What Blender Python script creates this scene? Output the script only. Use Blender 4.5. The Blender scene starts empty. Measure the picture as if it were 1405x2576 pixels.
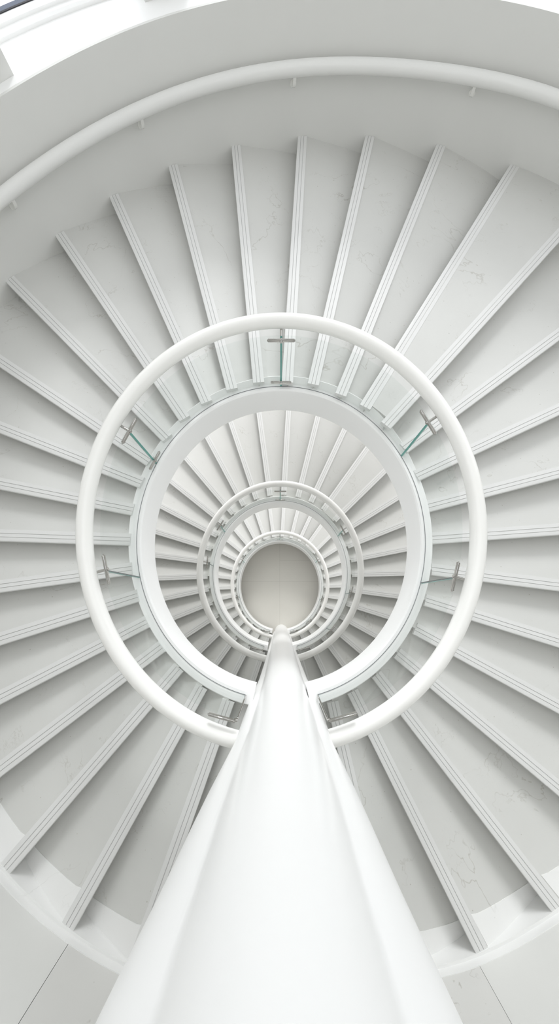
import bpy, bmesh, math, random
from mathutils import Vector, Matrix
random.seed(7)
C = bpy.context.scene.collection
sin, cos, rad, pi = math.sin, math.cos, math.radians, math.pi

# ---------------------------------------------------------------- dimensions (metres, origin on the floor under the stair well)
R, KK, SL = 1.5, 1.074, 0.12759          # hand rail radius, oval factor of the well, fall of each ring towards the column
YC = 0.656
RAIL_Z = [10.201, 6.133, 1.389]          # hand rail height of each turn, measured under the camera
FOOT, BOT = 0.731, 1.089                 # glass foot and stringer underside below the rail
OC, OR = (0.630, 0.659), 4.329           # outer wall circle
N1 = [(-0.477, -1.491, -160.46, 9.372), (-0.724, -1.375, -151.03, 9.391), (-0.939, -1.207, -139.45, 9.417), (-1.098, -1.02, -127.2, 9.444), (-1.243, -0.801, -117.32, 9.476), (-1.338, -0.565, -107.57, 9.51), (-1.405, -0.318, -97.79, 9.546), (-1.433, -0.049, -88.05, 9.585), (-1.419, 0.234, -78.67, 9.626), (-1.346, 0.494, -68.24, 9.665), (-1.274, 0.704, -55.95, 9.696), (-1.115, 0.932, -44.52, 9.731), (-0.949, 1.127, -34.05, 9.761), (-0.736, 1.291, -24.25, 9.788), (-0.486, 1.424, -14.89, 9.81), (-0.222, 1.49, -5.64, 9.824), (0.063, 1.485, 3.39, 9.831), (0.318, 1.463, 12.65, 9.832), (0.587, 1.352, 21.76, 9.823), (0.821, 1.224, 31.58, 9.81), (1.012, 1.027, 41.9, 9.77), (1.203, 0.834, 53.21, 9.706), (1.324, 0.574, 64.64, 9.637), (1.432, 0.283, 75.3, 9.563), (1.473, -0.019, 85.86, 9.489), (1.471, -0.313, 97.16, 9.418), (1.407, -0.603, 107.24, 9.348), (1.308, -0.872, 118.68, 9.281), (1.135, -1.105, 129.93, 9.217), (0.932, -1.305, 142.51, 9.157), (0.701, -1.47, 153.71, 9.102), (0.509, -1.573, 168.05, 9.055)]
N2 = [(-0.422, -1.748, -160.66, 5.3), (-0.739, -1.62, -152.5, 5.318), (-1.02, -1.423, -143.8, 5.344), (-1.256, -1.195, -134.2, 5.374), (-1.437, -0.941, -122.73, 5.407), (-1.574, -0.662, -111.57, 5.442), (-1.663, -0.364, -102.06, 5.48), (-1.712, -0.079, -92.0, 5.515), (-1.706, 0.242, -82.48, 5.554), (-1.658, 0.558, -73.1, 5.592), (-1.544, 0.878, -62.61, 5.63), (-1.368, 1.16, -51.53, 5.665), (-1.165, 1.419, -40.4, 5.695), (-0.901, 1.639, -28.37, 5.722), (-0.592, 1.8, -18.65, 5.743), (-0.255, 1.893, -7.58, 5.757), (0.091, 1.891, 3.28, 5.764), (0.444, 1.829, 14.08, 5.763), (0.761, 1.699, 25.17, 5.755), (1.049, 1.485, 35.87, 5.739), (1.304, 1.229, 45.88, 5.697), (1.493, 0.945, 58.24, 5.631), (1.649, 0.638, 68.58, 5.562), (1.728, 0.315, 78.92, 5.493), (1.757, -0.023, 88.6, 5.422), (1.736, -0.375, 97.26, 5.35), (1.643, -0.694, 107.21, 5.281), (1.492, -0.996, 118.48, 5.213), (1.294, -1.265, 129.81, 5.149), (1.056, -1.503, 143.19, 5.088), (0.769, -1.702, 154.5, 5.032), (0.451, -1.809, 164.51, 4.983)]
def inward(x, y, a):     # run a nosing line inwards to the stringer
    while math.hypot(x, y / KK) > 1.49 and math.hypot(x - 0.004 * sin(rad(a)), y - 0.004 * cos(rad(a))) < math.hypot(x, y):
        x -= 0.004 * sin(rad(a)); y -= 0.004 * cos(rad(a))
    return x, y
N2 = [(*inward(x, y, a), a, z) for x, y, a, z in N2]
N3 = [(x, y, a, z - 4.744) for x, y, a, z in N2]

CEIL, SKY_R, SKY_Y = 16.0, 2.6, -0.4
# ---------------------------------------------------------------- materials
def mat(name):
    m = bpy.data.materials.new(name); m.use_nodes = True
    nt = m.node_tree; b = nt.nodes['Principled BSDF']
    return m, nt, b
def plain(name, col, rough=0.4, metal=0.0, spec=0.5, var=0.0):
    m, nt, b = mat(name)
    b.inputs['Base Color'].default_value = (*col, 1); b.inputs['Roughness'].default_value = rough
    b.inputs['Metallic'].default_value = metal; b.inputs['Specular IOR Level'].default_value = spec
    tc = nt.nodes.new('ShaderNodeTexCoord'); n = nt.nodes.new('ShaderNodeTexNoise')
    n.inputs['Scale'].default_value = 3.0; n.inputs['Detail'].default_value = 3
    nt.links.new(tc.outputs['Object'], n.inputs['Vector'])
    mx = nt.nodes.new('ShaderNodeMix'); mx.data_type = 'RGBA'
    mx.inputs[6].default_value = (*[c * (1 - var) for c in col], 1); mx.inputs[7].default_value = (*col, 1)
    nt.links.new(n.outputs['Fac'], mx.inputs[0]); nt.links.new(mx.outputs[2], b.inputs['Base Color'])
    return m
def marble(name, col, vein=(0.40, 0.385, 0.345), rough=0.45, amt=0.5, speck=0.8, vs=0.75):
    m, nt, b = mat(name); L = nt.links
    tc = nt.nodes.new('ShaderNodeTexCoord')
    def noise(scale, detail, dist=0.0, r=0.55):
        n = nt.nodes.new('ShaderNodeTexNoise'); n.inputs['Scale'].default_value = scale
        n.inputs['Detail'].default_value = detail; n.inputs['Distortion'].default_value = dist
        n.inputs['Roughness'].default_value = r
        L.new(tc.outputs['Object'], n.inputs['Vector']); return n.outputs['Fac']
    def math_(op, a, bb=None):
        n = nt.nodes.new('ShaderNodeMath'); n.operation = op
        for i, v in enumerate((a, bb)):
            if v is None: continue
            if isinstance(v, (int, float)): n.inputs[i].default_value = v
            else: L.new(v, n.inputs[i])
        return n.outputs[0]
    def ramp(v, a, bb, c=0.0, d=1.0):
        n = nt.nodes.new('ShaderNodeMapRange'); n.inputs['From Min'].default_value = a; n.inputs['From Max'].default_value = bb
        n.inputs['To Min'].default_value = c; n.inputs['To Max'].default_value = d; L.new(v, n.inputs['Value']); return n.outputs[0]
    # fine broken veins
    v = math_('ABSOLUTE', math_('SUBTRACT', noise(vs * 0.8, 6, 0.35, 0.56), 0.5))
    vein_f = math_('MULTIPLY', ramp(v, 0.0, 0.0028, 1, 0), ramp(noise(2.0, 4), 0.46, 0.62, 0, 0.8))
    v2 = math_('ABSOLUTE', math_('SUBTRACT', noise(vs * 1.7, 7, 0.25, 0.6), 0.44))
    vein_g = math_('MULTIPLY', ramp(v2, 0.0, 0.0035, 1, 0), ramp(noise(3.7, 3), 0.52, 0.66, 0, 0.6))
    # dark specks
    vo = nt.nodes.new('ShaderNodeTexVoronoi'); vo.inputs['Scale'].default_value = 11.0
    L.new(tc.outputs['Object'], vo.inputs['Vector'])
    sp = math_('MULTIPLY', ramp(vo.outputs['Distance'], 0.035, 0.065, 1, 0), ramp(noise(5.0, 2), 0.44, 0.52, 0, speck))
    vo2 = nt.nodes.new('ShaderNodeTexVoronoi'); vo2.inputs['Scale'].default_value = 45.0
    L.new(tc.outputs['Object'], vo2.inputs['Vector'])
    sp2 = math_('MULTIPLY', ramp(vo2.outputs['Distance'], 0.06, 0.16, 1, 0), ramp(noise(3.0, 3), 0.5, 0.62, 0, 0.35 * speck))
    f = math_('MAXIMUM', math_('MAXIMUM', vein_f, vein_g), math_('MAXIMUM', sp, sp2))
    f = math_('MULTIPLY', f, amt)
    mx0 = nt.nodes.new('ShaderNodeMix'); mx0.data_type = 'RGBA'
    mx0.inputs[6].default_value = (*[c * 0.95 for c in col], 1); mx0.inputs[7].default_value = (*[min(1, c * 1.03) for c in col], 1)
    L.new(noise(1.7, 5), mx0.inputs[0])
    mx = nt.nodes.new('ShaderNodeMix'); mx.data_type = 'RGBA'
    L.new(f, mx.inputs[0]); L.new(mx0.outputs[2], mx.inputs[6]); mx.inputs[7].default_value = (*vein, 1)
    L.new(mx.outputs[2], b.inputs['Base Color'])
    b.inputs['Roughness'].default_value = rough; b.inputs['Specular IOR Level'].default_value = 0.35
    bp = nt.nodes.new('ShaderNodeBump'); bp.inputs['Strength'].default_value = 0.08; bp.inputs['Distance'].default_value = 0.002
    L.new(noise(140, 2), bp.inputs['Height']); L.new(bp.outputs[0], b.inputs['Normal'])
    return m
def glass(name, tint, refl=1.0):
    m, nt, b = mat(name); nt.nodes.remove(b); L = nt.links
    out = nt.nodes['Material Output']
    tr = nt.nodes.new('ShaderNodeBsdfTransparent'); tr.inputs[0].default_value = (*tint, 1)
    gl = nt.nodes.new('ShaderNodeBsdfGlossy'); gl.inputs['Roughness'].default_value = 0.02
    lw = nt.nodes.new('ShaderNodeLayerWeight'); lw.inputs['Blend'].default_value = 0.5
    fr = nt.nodes.new('ShaderNodeMath'); fr.operation = 'POWER'; L.new(lw.outputs['Facing'], fr.inputs[0]); fr.inputs[1].default_value = 5.0
    mu = nt.nodes.new('ShaderNodeMath'); mu.operation = 'MULTIPLY_ADD'; mu.inputs[1].default_value = refl; mu.inputs[2].default_value = 0.03; mu.use_clamp = True
    mx = nt.nodes.new('ShaderNodeMixShader')
    L.new(fr.outputs[0], mu.inputs[0]); L.new(mu.outputs[0], mx.inputs[0]); L.new(tr.outputs[0], mx.inputs[1]); L.new(gl.outputs[0], mx.inputs[2])
    L.new(mx.outputs[0], out.inputs['Surface'])
    return m

M_WALL = plain('plaster_white', (0.745, 0.745, 0.725), 0.7, spec=0.2, var=0.03)
M_PAINT = plain('white_lacquer', (0.94, 0.94, 0.935), 0.28, spec=0.45, var=0.015)
M_RAIL = plain('rail_lacquer', (0.90, 0.895, 0.87), 0.22, spec=0.5, var=0.015)
M_WRAIL = plain('wall_rail_lacquer', (0.80, 0.80, 0.785), 0.3, spec=0.4, var=0.015)
M_NOSE = plain('nosing_white', (0.755, 0.755, 0.745), 0.45, spec=0.35, var=0.04)
M_GROOVE = plain('groove_strip', (0.50, 0.50, 0.50), 0.7)
M_TREAD = marble('tread_marble', (0.645, 0.645, 0.625), amt=0.8, speck=1.0)
M_BORDER = marble('border_marble', (0.83, 0.83, 0.82), amt=0.3)
M_PANEL = marble('panel_marble', (0.70, 0.695, 0.675), amt=0.9, speck=0.4, vs=0.9)
M_CHROME = plain('polished_steel', (0.50, 0.49, 0.47), 0.12, metal=1.0)
M_DARK = plain('dark_gasket', (0.03, 0.03, 0.035), 0.5)
M_SEAL = plain('grey_seal', (0.24, 0.25, 0.26), 0.5)
M_SLATE = plain('slate_metal', (0.12, 0.14, 0.19), 0.35, metal=0.3)
M_GLASS = glass('clear_glass', (0.978, 0.988, 0.984), 0.28)
M_PANE = glass('window_glass', (0.97, 0.98, 0.99), 0.3)
M_EDGE = plain('glass_edge_green', (0.13, 0.36, 0.32), 0.15)

# ground-floor slabs with fine joints
M_FLOOR, nt, b = mat('floor_slabs')
L = nt.links
tc = nt.nodes.new('ShaderNodeTexCoord'); sx = nt.nodes.new('ShaderNodeSeparateXYZ'); L.new(tc.outputs['Object'], sx.inputs[0])
def mth(op, a, bb=None, c=None):
    n = nt.nodes.new('ShaderNodeMath'); n.operation = op
    for i, v in enumerate((a, bb, c)):
        if v is None: continue
        if isinstance(v, (int, float)): n.inputs[i].default_value = v
        else: L.new(v, n.inputs[i])
    return n.outputs[0]
jx = mth('LESS_THAN', mth('ABSOLUTE', mth('ADD', sx.outputs[0], 0.007)), 0.006)
def rows(period):
    t = mth('ADD', mth('SUBTRACT', sx.outputs[1], 0.168), 60 * period)
    md = mth('MODULO', mth('ADD', t, 0.005), period)
    return mth('LESS_THAN', md, 0.010)
right = mth('GREATER_THAN', sx.outputs[0], -0.007)
one = mth('LESS_THAN', mth('ABSOLUTE', mth('SUBTRACT', sx.outputs[1], 0.916)), 0.005)
j = mth('MAXIMUM', jx, mth('ADD', mth('MULTIPLY', one, right), rows(3.0)))
mx = nt.nodes.new('ShaderNodeMix'); mx.data_type = 'RGBA'; L.new(mth('MULTIPLY', j, 0.3), mx.inputs[0])
nz = nt.nodes.new('ShaderNodeTexNoise'); nz.inputs['Scale'].default_value = 2; nz.inputs['Detail'].default_value = 5; L.new(tc.outputs['Object'], nz.inputs['Vector'])
m2 = nt.nodes.new('ShaderNodeMix'); m2.data_type = 'RGBA'; L.new(nz.outputs['Fac'], m2.inputs[0])
m2.inputs[6].default_value = (0.70, 0.68, 0.635, 1); m2.inputs[7].default_value = (0.74, 0.72, 0.675, 1)
L.new(m2.outputs[2], mx.inputs[6]); mx.inputs[7].default_value = (0.34, 0.32, 0.28, 1)
L.new(mx.outputs[2], b.inputs['Base Color']); b.inputs['Roughness'].default_value = 0.5

# ---------------------------------------------------------------- helpers
def mesh_obj(name, verts, faces, m, parent=None, smooth=35, mats=None, fmat=None):
    me = bpy.data.meshes.new(name); me.from_pydata([tuple(v) for v in verts], [], faces)
    bm = bmesh.new(); bm.from_mesh(me); bmesh.ops.remove_doubles(bm, verts=bm.verts, dist=1e-5)
    if not fmat: bmesh.ops.recalc_face_normals(bm, faces=bm.faces)
    bm.to_mesh(me); bm.free()
    if not mats: me.materials.append(m)
    else:
        for q in mats: me.materials.append(q)
    if fmat:
        bm = bmesh.new(); bm.from_mesh(me); bm.faces.ensure_lookup_table()
        for f, k in zip(bm.faces, fmat): f.material_index = k
        bmesh.ops.recalc_face_normals(bm, faces=bm.faces); bm.to_mesh(me); bm.free()
    if smooth:
        me.shade_smooth(); me.set_sharp_from_angle(angle=rad(smooth))
    o = bpy.data.objects.new(name, me); C.objects.link(o)
    if parent: o.parent = parent; o.matrix_parent_inverse = Matrix.Identity(4)
    return o
def empty(name, label, cat, loc=(0, 0, 0), group=None):
    o = bpy.data.objects.new(name, None); C.objects.link(o); o.location = loc
    o['label'] = label; o['category'] = cat
    if group: o['group'] = group
    return o
def structure(o, label=None):
    o['kind'] = 'structure'
    if label: o['label'] = label
    return o

def loft(sections, closed_profile=True, caps=True):
    """sections: list of equal-length point lists -> verts, faces"""
    n = len(sections[0]); V = [p for s in sections for p in s]; F = []
    for i in range(len(sections) - 1):
        for k in range(n if closed_profile else n - 1):
            a = i * n + k; b_ = i * n + (k + 1) % n
            F.append((a, b_, b_ + n, a + n))
    if caps and closed_profile:
        F.append(tuple(range(n))[::-1]); F.append(tuple(range(len(V) - n, len(V))))
    return V, F
def tube(path, r, seg=20, up=Vector((0, 0, 1))):
    S = []
    n = len(path)
    for i, p in enumerate(path):
        t = (path[min(i + 1, n - 1)] - path[max(i - 1, 0)]).normalized()
        u = t.cross(up)
        if u.length < 1e-3: u = t.cross(Vector((1, 0, 0)))
        u.normalize(); w = u.cross(t)
        S.append([p + u * (r * cos(2 * pi * k / seg)) + w * (r * sin(2 * pi * k / seg)) for k in range(seg)])
    return loft(S)
def well(phi, r, z0, dz=0.0, tubeline=False):
    """point on the oval ring; phi in degrees clockwise from +y"""
    p = rad(phi); x = r * sin(p); y = r * KK * cos(p)
    yr = R * KK * cos(p)
    return Vector((x, y, z0 + SL * (yr + YC) + dz))
def arc(a, b_, step=3.0):
    n = max(2, int(abs(b_ - a) / step) + 1)
    return [a + (b_ - a) * i / (n - 1) for i in range(n)]
def rbox(c, ex, ey, ez, sx_, sy_, sz_, bev=0.004, seg=2):
    bm = bmesh.new(); bmesh.ops.create_cube(bm, size=1)
    for v in bm.verts: v.co = Vector((v.co.x * sx_, v.co.y * sy_, v.co.z * sz_))
    bmesh.ops.bevel(bm, geom=bm.edges[:], offset=bev, segments=seg, affect='EDGES')
    V = [c + ex * v.co.x + ey * v.co.y + ez * v.co.z for v in bm.verts]
    bm.verts.index_update(); F = [tuple(v.index for v in f.verts) for f in bm.faces]; bm.free()
    return V, F
def join(parts):
    V, F = [], []
    for v, f in parts:
        o = len(V); V += v; F += [tuple(i + o for i in q) for q in f]
    return V, F
def bulge(psi):
    f = 0.0
    for c, w, h in ((218, 26, 0.12), (152, 13, -0.15), (32, 16, 0.10), (312, 20, -0.06)):
        d = (psi - c + 180) % 360 - 180; f += h * math.exp(-(d / w) ** 2)
    return f
def wall_hit(x, y, a, r=OR):
    X, Y = circle_hit(x, y, a, r)
    for _ in range(4): X, Y = circle_hit(x, y, a, r + bulge(psi_of(X, Y)))
    return X, Y
def circle_hit(x, y, a, r=OR):
    """distance along direction a (deg clockwise from +y) from (x, y) to the wall circle"""
    dx, dy = sin(rad(a)), cos(rad(a)); px, py = x - OC[0], y - OC[1]
    bq = px * dx + py * dy; cq = px * px + py * py - r * r
    t = -bq + math.sqrt(bq * bq - cq)
    return x + dx * t, y + dy * t
def wpt(psi, r, z):
    r = r + bulge(psi)
    return Vector((OC[0] + r * sin(rad(psi)), OC[1] + r * cos(rad(psi)), z))
def psi_of(x, y): return math.degrees(math.atan2(x - OC[0], y - OC[1]))
def psi_phi(phi):
    a = math.degrees(math.atan2(sin(rad(phi)), KK * cos(rad(phi))))
    return psi_of(*wall_hit(0, 0, a))
def interp(tab, x):
    if x <= tab[0][0]: return tab[0][1]
    for (a, u), (b_, v) in zip(tab, tab[1:]):
        if x <= b_:
            t = (x - a) / (b_ - a); t = t * t * (3 - 2 * t) if False else t
            return u + (v - u) * t
    return tab[-1][1]

# ---------------------------------------------------------------- one turn of the stair
NW, NT = 0.114, 0.042      # nosing width and thickness
def nosing_bar(p, a, z, side, rmax, parent):
    """grooved nosing along the line from p in direction a; side=+1: the tread lies clockwise of it"""
    d = Vector((sin(rad(a)), cos(rad(a)), 0)); n = Vector((cos(rad(a)), -sin(rad(a)), 0)) * side   # n points onto its tread
    q = Vector((*wall_hit(p[0], p[1], a, rmax), 0))
    p0 = Vector((p[0], p[1], 0)); Lb = (q - p0).length
    e = NW / 2
    gr = [0.35 * NW, 0.66 * NW]; gw, gd = 0.0032, 0.004
    prof = [(-e, -NT), (-e, -0.008), (-e + 0.003, -0.002), (-e + 0.010, 0)]
    for g in gr:
        x = -e + g
        prof += [(x - gw, 0), (x - gw * .6, -gd), (x + gw * .6, -gd), (x + gw, 0)]
    prof += [(e, 0), (e, -NT)]
    ends = []
    V = []
    for t in (0.0, Lb): V.append([p0 + d * t + n * u + Vector((0, 0, z + w + 0.003)) for u, w in prof])
    Vv, F = loft(V)
    np_ = len(prof)
    fm = []
    for k in range(np_): fm.append(1 if k in (5, 9) else 0)
    fm += [0, 0]
    return mesh_obj('nosing', Vv, F, None, parent, 30, [M_NOSE, M_GROOVE], fm)

def tread_piece(A, B, zown, zfar, own, rin, rmax, parent, tone=None):
    """slab between nosing lines A and B (x, y, angle, z); own=0: nosing on A, own=1: nosing on B, own=2: both.
    The far side sinks under the next nosing."""
    cols = []
    pa = math.degrees(math.atan2(A[0], A[1] / KK)); pb = math.degrees(math.atan2(B[0], B[1] / KK))
    if pb < pa: pb += 360
    oa = Vector(wall_hit(A[0], A[1], A[2], rmax)); ob = Vector(wall_hit(B[0], B[1], B[2], rmax))
    qa, qb = psi_of(*oa), psi_of(*ob)
    if qb < qa: qb += 360
    NU, NR = 6, 8
    top = []
    for i in range(NU + 1):
        u = i / NU
        ph = pa + (pb - pa) * u; ps = qa + (qb - qa) * u
        inn = Vector((rin * sin(rad(ph)), rin * KK * cos(rad(ph)))); out = wpt(ps, rmax, 0).xy
        # near both lines keep exactly on the nosing line
        if i == 0: inn = Vector((A[0], A[1])) - Vector((sin(rad(A[2])), cos(rad(A[2])))) * max(0, (Vector((A[0], A[1])).length - inn.length))
        if i == NU: inn = Vector((B[0], B[1])) - Vector((sin(rad(B[2])), cos(rad(B[2])))) * max(0, (Vector((B[0], B[1])).length - inn.length))
        row = []
        for k in range(NR + 1):
            t = k / NR; P = inn.lerp(out, t)
            w = u if own == 0 else (1 - u if own == 1 else 0)
            dz = (zfar[0] + (zfar[1] - zfar[0]) * t - zown)
            row.append(Vector((P.x, P.y, zown + dz * w)))
        top.append(row)
    V = [p for r_ in top for p in r_]; nr = NR + 1
    V += [p - Vector((0, 0, 0.20)) for r_ in top for p in r_]
    o = len(top) * nr; F = []
    for i in range(NU):
        for k in range(NR):
            a = i * nr + k
            F.append((a, a + 1, a + nr + 1, a + nr)); F.append((a + o, a + nr + o, a + nr + 1 + o, a + 1 + o))
    for k in range(NR):
        F.append((k, k + o, k + 1 + o, k + 1)); a = NU * nr + k; F.append((a, a + 1, a + 1 + o, a + o))
    for i in range(NU):
        a = i * nr; F.append((a, a + nr, a + nr + o, a + o)); a = i * nr + NR; F.append((a, a + o, a + nr + o, a + nr))
    return mesh_obj('tread', V, F, M_TREAD, parent, 30), top

def flight(N, zr, label, rmax=OR, first=False):
    zf = min(n[3] for n in N)
    root = empty('spiral_staircase', label, 'staircase', (0, 0, 0), 'turns of the white spiral staircase')
    AP = 19
    Vin, Vout = 0.125, 0.200
    lines = [(-0.16, -1.62, -176.5, N[0][3] - 0.02)] + list(N) + [(0.17, -1.62, 176.5, N[-1][3] - 0.045)]
    # index shift by one because of the extra first line
    ap = AP + 1
    for k in range(len(lines) - 1):
        A, B = lines[k], lines[k + 1]
        if k < ap:                       # rises clockwise: own nosing on A
            z = A[3]; far = (B[3] - Vin, B[3] - Vout); own = 0
            if k == 0: z = N[0][3] - 0.03; far = (B[3] - Vin, B[3] - Vout)
        elif k == ap:
            z = max(A[3], B[3]); far = (z, z); own = 2
        else:                            # falls clockwise: own nosing on B
            z = B[3]; far = (A[3] - Vin, A[3] - Vout); own = 1
        t, top = tread_piece(A, B, z, far, own, 1.457, rmax, root)
        if own in (0, 2) and k > 0: nosing_bar(A, A[2], z, 1, rmax - 0.004, t)
        if own in (1, 2) and k < len(lines) - 2: nosing_bar(B, B[2], z, -1, rmax - 0.004, t)
        if first and (k <= 4 or k >= 28):      # pale marble border between the tread and the skirting
            rows_ = [[p.lerp(q, .5) for p, q in zip(top[0], top[1])]] + top[1:] if own == 0 else top[:-1] + [[p.lerp(q, .5) for p, q in zip(top[-2], top[-1])]]
            S = []
            for i_, row in enumerate(rows_):
                u = i_ / (len(rows_) - 1); u = u if own == 0 else 1 - u
                d = (row[0] - row[-1]).normalized(); bw = 0.27 - 0.14 * u; up = Vector((0, 0, .004))
                S.append([row[-1] + d * bw + up, row[-1] + up, row[-1] - up * 2, row[-1] + d * bw - up * 2])
            v, f = loft(S)
            mesh_obj('border', v, f, M_BORDER, t, 30)['label'] = 'paler marble border along the wall'
    # stringer: one oval ring beam, with ledge for the glass
    secs = []
    for ph in arc(-169.5, 169.5, 2.5):
        z0 = zr; lip = 0.10 * (ph + 166) / 207 if ph < 41 else 0.10 - 0.45 * (ph - 41) / 125
        lip = max(0.0, lip - 0.01)
        prof = [(1.332, -BOT), (1.340, -FOOT - 0.035), (1.345, -FOOT - 0.012), (1.358, -FOOT), (1.412, -FOOT), (1.434, -FOOT + lip * 0.6), (1.450, -FOOT + lip), (1.456, -FOOT - 0.004 + lip), (1.456, -BOT)]
        secs.append([well(ph, r, z0, dz) for r, dz in prof])
    v, f = loft(secs)
    s = mesh_obj('stringer', v, f, M_PAINT, root, 28)
    return root

PANEL_PHI = {0: [-166.5, -105.4, -62.0, 0.0, 58.8, 107.5, 166.0], 1: [-166.5, -84.8, -56.2, 0.0, 60.0, 106.5, 137.5, 166.0], 2: [-166.5, -105.0, -60.0, 0.0, 60.0, 108.0, 140.0, 166.0]}
def frame_at(ph, r):
    t = (well(ph + .5, r, 0) - well(ph - .5, r, 0)).normalized()
    up = Vector((0, 0, 1)); n = t.cross(up).normalized()       # radial
    if n.dot(Vector((sin(rad(ph)), cos(rad(ph)), 0))) < 0: n = -n
    return t, n, up
def clamp(ph, zr, dz, root, stem=True, halves=(-.5, .5), low=False):
    r = 1.387
    t, n, up = frame_at(ph, r)
    c = well(ph, r, zr, dz)
    Ln = 0.235 if not low else 0.205
    mid = (halves[0] + halves[1]) / 2; wd = (halves[1] - halves[0])
    tt = t
    up2 = tt.cross(n) if tt.cross(n).z > 0 else n.cross(tt)
    parts = [rbox(c - n * 0.012 + tt * (mid * Ln), tt, n, up2, Ln * wd, 0.020, 0.036, 0.008, 3)]
    v, f = join(parts)
    o = mesh_obj('clamp', v, f, M_CHROME, root, 40); o['label'] = 'polished steel clamp bar' + (' at the glass foot' if low else ' under the hand rail')
    if stem:
        a = c - n * 0.008; b_ = well(ph, R, zr, -0.02)
        v, f = tube([a, a.lerp(b_, .5), b_], 0.011, 12)
        mesh_obj('stem', v, f, M_CHROME, o, 40)
    # hub screw
    v, f = tube([c - n * 0.030, c - n * 0.022], 0.013, 14)
    mesh_obj('screw', v, f, M_CHROME, o, 40)
    return o
def balustrade(idx, zr, label):
    root = empty('glass_balustrade', label, 'balustrade', (0, 0, 0), 'glass balustrades around the stair well')
    path = [well(ph, R, zr) for ph in arc(-171, 171, 2.0)]
    v, f = tube(path, 0.0600, 28)
    mesh_obj('hand_rail', v, f, M_RAIL, root, 40)
    J = PANEL_PHI[idx]
    for a, b_ in zip(J, J[1:]):
        g = 0.18
        secs = []
        for ph in arc(a + g, b_ - g, 2.0):
            secs.append([well(ph, 1.387, zr, -FOOT - 0.003), well(ph, 1.387, zr, -0.045), well(ph, 1.403, zr, -0.045), well(ph, 1.403, zr, -FOOT - 0.003)])
        v, f = loft(secs)
        ns = len(secs) - 1; fm = []
        for i in range(ns): fm += [0, 0, 0, 0]
        fm += [1, 1]
        mesh_obj('glass_panel', v, f, None, root, 30, [M_GLASS, M_EDGE], fm)
    # dark seal line along the foot
    secs = [[well(ph, 1.3825, zr, -FOOT - .002), well(ph, 1.3825, zr, -FOOT + 0.004), well(ph, 1.3868, zr, -FOOT + 0.004), well(ph, 1.3868, zr, -FOOT - .002)] for ph in arc(J[0], J[-1], 2.0)]
    v, f = loft(secs); mesh_obj('seal', v, f, M_SEAL, root, 30)
    for ph in J[1:-1]: clamp(ph, zr, -0.02 - 0.05 * max(0, cos(rad(ph))), root)
    clamp(J[0], zr, 0.075, root, stem=False, halves=(-.02, .86)); clamp(J[-1], zr, 0.075, root, stem=False, halves=(-.86, .02))
    for ph in J[1:-1]:
        t, n, up = frame_at(ph, 1.395)
        c = (well(ph, 1.395, zr, -FOOT) + well(ph, 1.395, zr, -0.05)) / 2
        gw = 0.016 if abs(ph) < 80 else 0.006
        v, f = rbox(c, t, n, up, gw, 0.018, FOOT - 0.05, 0.001, 1)
        mesh_obj('joint_strip', v, f, M_EDGE if abs(ph) < 80 else M_SEAL, root, 30)['label'] = 'green glass joint' if abs(ph) < 80 else 'thin dark glass joint'
    for ph in ([0.0, -62.0] if idx == 0 else [0.0]): clamp(ph, zr, -FOOT + 0.085, root, stem=False, low=True)
    for ph, s in ((J[0], -1), (J[-1], 1)):
        t, n, up = frame_at(ph, 1.395)
        c = (well(ph + s * .15, 1.395, zr, -FOOT) + well(ph + s * .15, 1.395, zr, -0.03)) / 2
        v, f = rbox(c, t, n, up, 0.012, 0.030, FOOT - 0.05, 0.002, 1)
        mesh_obj('edge_channel', v, f, M_CHROME, root, 30)
    return root

LBL = ['uppermost and largest turn of the white spiral staircase with grey marble treads', 'middle turn of the white spiral staircase, seen inside the largest turn', 'lowest and smallest-looking turn of the white spiral staircase just above the ground floor']
LBB = ['curved glass balustrade with thick white hand rail on the uppermost turn', 'curved glass balustrade with white hand rail on the middle turn', 'curved glass balustrade with white hand rail on the lowest turn, around the floor disc']
for i, (N, zr) in enumerate(zip((N1, N2, N3), RAIL_Z)):
    flight(N, zr, LBL[i], first=(i == 0))
    balustrade(i, zr, LBB[i])

# ---------------------------------------------------------------- column
PX, PY, PR = 0.016, -1.513, 0.223
col = empty('column', 'tall glossy white column rising from the ground floor past every turn of the stair', 'column', (PX, PY, 0))
def loc(v): return [p - Vector((PX, PY, 0)) for p in v]
ZT = CEIL + 0.01
WT = [(0.0, 0.265), (7.0, 0.285), (8.2, 0.295), (9.0, 0.322), (9.8, 0.325), (10.30, 0.320), (10.62, 0.335), (11.0, 0.352), (11.6, 0.372), (11.95, 0.389), (ZT, 0.41)]
def smax(a, b_, k):
    h = max(k - abs(a - b_), 0) / k
    return max(a, b_) + h * h * k * 0.25
def pier_section(z):
    w = interp(WT, z); xc = interp([(0, 0.047), (9.0, 0.03), (10.3, 0.013), (11.9, -0.015)], z); yf = -1.536
    b_ = interp([(0, 0.05), (9.0, 0.07), (10.3, 0.11), (11.2, 0.17), (ZT, 0.19)], z)
    k = interp([(0, 0.01), (7.5, 0.015), (9.0, 0.04), (10.3, 0.09), (11.0, 0.14), (ZT, 0.18)], z)
    half = [(w * 0.86, -2.6), (w * 0.96, -1.80), (w, -1.60)]
    n = 40
    for i in range(n + 1):
        a = i / n * pi / 2; x = w * cos(a) if i < n else 0.0
        pe = yf + b_ * sin(a) ** 0.9
        sh = PY + math.sqrt(PR * PR - x * x) if x < PR else -9
        if x >= PR: sh = PY - (x - PR) * 3
        half.append((x, smax(pe, sh, k)))
    L_ = [Vector((xc + x, y, z)) for x, y in half]
    Rr = [Vector((xc - x, y, z)) for x, y in half[:-1]][::-1]
    return L_ + Rr
zs = sorted(set([0.0, 3.0, 6.0] + [a for a, _ in WT] + [7 + .25 * i for i in range(29)]))
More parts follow.
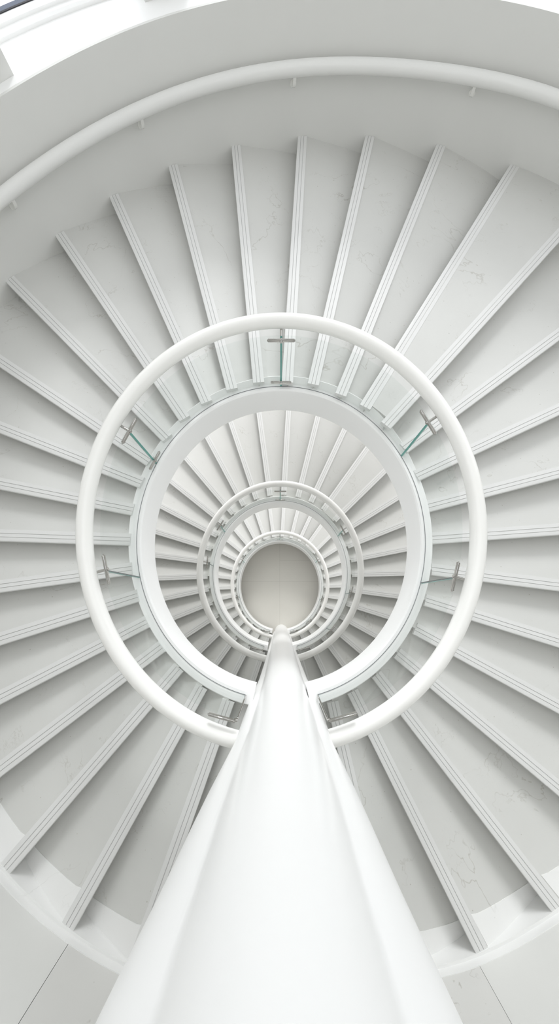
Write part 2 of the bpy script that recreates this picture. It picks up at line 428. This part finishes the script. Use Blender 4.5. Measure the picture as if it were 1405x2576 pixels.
v, f = loft([pier_section(z) for z in zs]); mesh_obj('shaft', loc(v), f, M_PAINT, col, 50)
# wall fin behind the pier that carries the stair ends
v, f = rbox(Vector((PX, -3.05, 5.9)), Vector((1, 0, 0)), Vector((0, 1, 0)), Vector((0, 0, 1)), 0.34, 1.20, 11.8, 0.02, 2)
mesh_obj('fin', loc(v), f, M_WALL, col, 40)

# ---------------------------------------------------------------- outer wall of the top turn, skirting, hand rail
def ztop(psi):
    return 10.80 + 0.13 * math.exp(-((psi - 5) / 48.0) ** 2)
def wall_arc(name, a, b_, m, zb=8.75, th=0.22):
    secs = [[wpt(ps, OR, zb), wpt(ps, OR, ztop(ps)), wpt(ps, OR + 0.03, ztop(ps)), wpt(ps, OR + 0.03, ztop(ps) - 0.04), wpt(ps, OR + th, ztop(ps) - 0.04), wpt(ps, OR + th, zb)] for ps in arc(a, b_, 2.0)]
    v, f = loft(secs); return structure(mesh_obj(name, v, f, m, None, 30))
jl, jr = 210.6 - 360, 166.6
G = 0.020
wall_arc('wall_curved', jl + G, jr - G, M_WALL)
wall_arc('wall_near', jr + G, jl + 360 - G, M_PANEL)
def shell(name, a, b_, r0, r1, zb, zt):
    secs = [[wpt(ps, r0, zb), wpt(ps, r0, zt), wpt(ps, r1, zt), wpt(ps, r1, zb)] for ps in arc(a, b_, 3.0)]
    v, f = loft(secs); return structure(mesh_obj(name, v, f, M_WALL, None, 30))
shell('wall_upper_added', 82, 290, OR + 0.23, OR + 0.45, 10.4, CEIL)  # unseen enclosing wall, added so light enters mainly from the window side
shell('wall_lower_added', 88, 282, OR + 0.005, OR + 0.22, 0.0, 8.74)  # unseen wall, added to dim the lower turns; its gap lets light in
# baseboard that follows the lower treads
def zskirt(psi):
    p = psi if psi > 0 else psi + 360
    pts = []
    return interp(SK, p)
SK = []
for i, n in enumerate(N1):
    q = psi_of(*wall_hit(n[0], n[1], n[2])); q = q if q > 0 else q + 360
    if q > 120: SK.append((q, n[3]))
SK.sort()
def skirt(a, b_):
    base = [interp(SK, ps) for ps in arc(a, b_, 2.0)]
    secs = []
    for ps, zb in zip(arc(a, b_, 2.0), base):
        zb2 = zb + 0.008
        secs.append([wpt(ps, OR + 0.001, zb2 - .3), wpt(ps, OR + 0.001, zb2 + 0.06), wpt(ps, OR - 0.006, zb2 + 0.06), wpt(ps, OR - 0.009, zb2 + 0.002), wpt(ps, OR - 0.030, zb2), wpt(ps, OR - 0.030, zb2 - .3)])
    return loft(secs)
v, f = skirt(118, 242)
structure(mesh_obj('baseboard_near', v, f, M_BORDER, None, 25))

HR = [(-75, 10.30), (-42.3, 10.360), (-28.4, 10.388), (-15.6, 10.42), (-7.3, 10.447), (1.9, 10.463), (17.6, 10.468), (35.4, 10.460), (60, 10.42), (95, 10.32)]
def hz(ph):   # smoothed
    return sum(interp(HR, ph + d) for d in (-9, -6, -3, 0, 3, 6, 9)) / 7
rail = empty('wall_hand_rail', 'white tubular hand rail bracketed to the curved outer wall above the top treads', 'hand rail', (0, 0, 0))
path = []
for ph in arc(-75, 95, 2.0): path.append(wpt(psi_phi(ph), OR - 0.105, hz(ph)))
v, f = tube(path, 0.063, 28); mesh_obj('tube', v, f, M_WRAIL, rail, 40)
for ph in (-63.5, -41.8, -20.4, 1.7, 25.2, 47.5, 70.0):
    ps = psi_phi(ph); z = hz(ph)
    rdir = Vector((sin(rad(ps)), cos(rad(ps)), 0)); tdir = Vector((cos(rad(ps)), -sin(rad(ps)), 0))
    prof = [(OR - 0.125, z - 0.052), (OR - 0.085, z - 0.052), (OR - 0.052, z - 0.085), (OR - 0.03, z - 0.125), (OR + 0.004, z - 0.135), (OR + 0.004, z - 0.185), (OR - 0.03, z - 0.182), (OR - 0.07, z - 0.155), (OR - 0.105, z - 0.11)]
    org = Vector((OC[0], OC[1], 0)) + rdir * bulge(ps)
    S = [[org + rdir * r_ + tdir * o_ + Vector((0, 0, zz)) for r_, zz in prof] for o_ in (-0.016, 0.016)]
    v, f = loft(S)
    b_ = mesh_obj('bracket', v, f, M_RAIL, rail, 30)
    v, f = tube([org + rdir * (OR - 0.012) + Vector((0, 0, z - 0.158)), org + rdir * (OR + 0.003) + Vector((0, 0, z - 0.158))], 0.034, 20)
    mesh_obj('wall_plate', v, f, M_RAIL, b_, 30)

# ---------------------------------------------------------------- window sill, posts and window beyond the parapet
def ring(name, a, b_, prof, m, parent=None, step=2.0, sm=30):
    secs = [[wpt(ps, r_, z) for r_, z in prof] for ps in arc(a, b_, step)]
    v, f = loft(secs); return mesh_obj(name, v, f, m, parent, sm)
A0, A1 = -62, 74
secs = [[wpt(ps, OR + .031, ztop(ps)), wpt(ps, OR + .16, ztop(ps)), wpt(ps, 4.93, 10.86), wpt(ps, 4.93, 10.70), wpt(ps, OR + .222, 10.70), wpt(ps, OR + .222, ztop(ps) - .039), wpt(ps, OR + .031, ztop(ps) - .039)] for ps in arc(A0, A1)]
v, f = loft(secs); structure(mesh_obj('trim_1', v, f, M_PAINT, None, 30), 'white window sill on top of the curved parapet')
win = empty('window_1', 'long curved window with white frame above the sill', 'window'); win['kind'] = 'structure'
ring('frame', A0, A1, [(4.90, 10.74), (4.90, 10.885), (4.925, 10.90), (5.11, 10.90), (5.11, 10.74)], M_PAINT, win)
ring('frame', A0, A1, [(4.985, 10.896), (4.985, 10.925), (5.105, 10.925), (5.105, 10.896)], M_PAINT, win)
ring('gasket', A0, A1, [(5.105, 10.80), (5.105, 10.932), (5.128, 10.932), (5.128, 10.80)], M_DARK, win)
ring('outer_sill', A0, A1, [(5.128, 10.80), (5.128, 10.925), (5.17, 10.94), (5.18, 10.925), (5.235, 10.90), (5.235, 10.80)], M_SLATE, win)
ring('pane', A0, A1, [(5.113, 10.932), (5.113, CEIL), (5.121, CEIL), (5.121, 10.932)], M_PANE, win)
def post(a, b_, r0, name):
    secs = [[wpt(ps, r0, 10.84), wpt(ps, r0, CEIL), wpt(ps, r0 + 0.38, CEIL), wpt(ps, r0 + 0.38, 10.84)] for ps in (a, (a + b_) / 2, b_)]
    v, f = loft(secs); o = mesh_obj(name, v, f, M_WALL, None, 30); structure(o, 'square white post standing on the window sill'); return o
post(-48.5, -42.8, 4.47, 'trim_2'); post(-24.4, -18.7, 4.655, 'trim_3'); 

# ---------------------------------------------------------------- ground floor
v = [Vector((9.0 * sin(2 * pi * k / 96) + .4, 9.0 * cos(2 * pi * k / 96), z)) for z in (0.0, -0.3) for k in range(96)]
structure(mesh_obj('floor', v, loft([v[:96], v[96:]])[1], M_FLOOR, None, 0))

prof_c = []
for k in range(97):
    a_ = 2 * pi * k / 96; u = Vector((sin(a_), cos(a_), 0)); ci = Vector((0.0, SKY_Y, 0)); co = Vector((.4, .4, 0))
    prof_c.append([ci + u * SKY_R + Vector((0, 0, CEIL)), co + u * 6.6 + Vector((0, 0, CEIL)), co + u * 6.6 + Vector((0, 0, CEIL + .3)), ci + u * SKY_R + Vector((0, 0, CEIL + .3))])
structure(mesh_obj('ceiling', *loft(prof_c, caps=False), M_WALL, None, 30), 'added unseen white ceiling with a round skylight over the stair well')  # unseen ceiling, added to cut overhead sky; its opening lights the well

# ---------------------------------------------------------------- light: white overcast sky, brighter towards the windows
w = bpy.data.worlds.new('sky'); bpy.context.scene.world = w; w.use_nodes = True
bg = w.node_tree.nodes['Background']; bg.inputs['Color'].default_value = (0.985, 0.99, 1.0, 1); bg.inputs['Strength'].default_value = 1.2
def sun(name, az, el, energy, ang, col=(1, 1, 1)):
    s = bpy.data.lights.new(name, 'SUN'); s.energy = energy; s.angle = rad(ang); s.color = col
    o = bpy.data.objects.new(name, s); C.objects.link(o)
    d = Vector((sin(rad(az)) * cos(rad(el)), cos(rad(az)) * cos(rad(el)), sin(rad(el))))   # towards the sun
    o.rotation_euler = d.to_track_quat('Z', 'Y').to_euler()
    return o
sun('sun_light', 5, 28, 1.1, 16, (1, 0.995, 0.98))

# ---------------------------------------------------------------- camera
cd = bpy.data.cameras.new('camera'); cam = bpy.data.objects.new('camera', cd); C.objects.link(cam)
cam.location = (-0.0143, -0.656, 12.94); cam.rotation_euler = (rad(14.649), 0, 0)
cd.sensor_width = 36; cd.lens = 900 / 2576 * 36; cd.clip_start = 0.02; cd.clip_end = 200
sc = bpy.context.scene; sc.camera = cam
sc.view_settings.view_transform = 'Standard'; sc.view_settings.look = 'None'; sc.view_settings.gamma = 1
sc.view_settings.use_curve_mapping = False; sc.view_settings.exposure = 0.50
sc.cycles.max_bounces = 10; sc.cycles.diffuse_bounces = 6; sc.cycles.transparent_max_bounces = 24
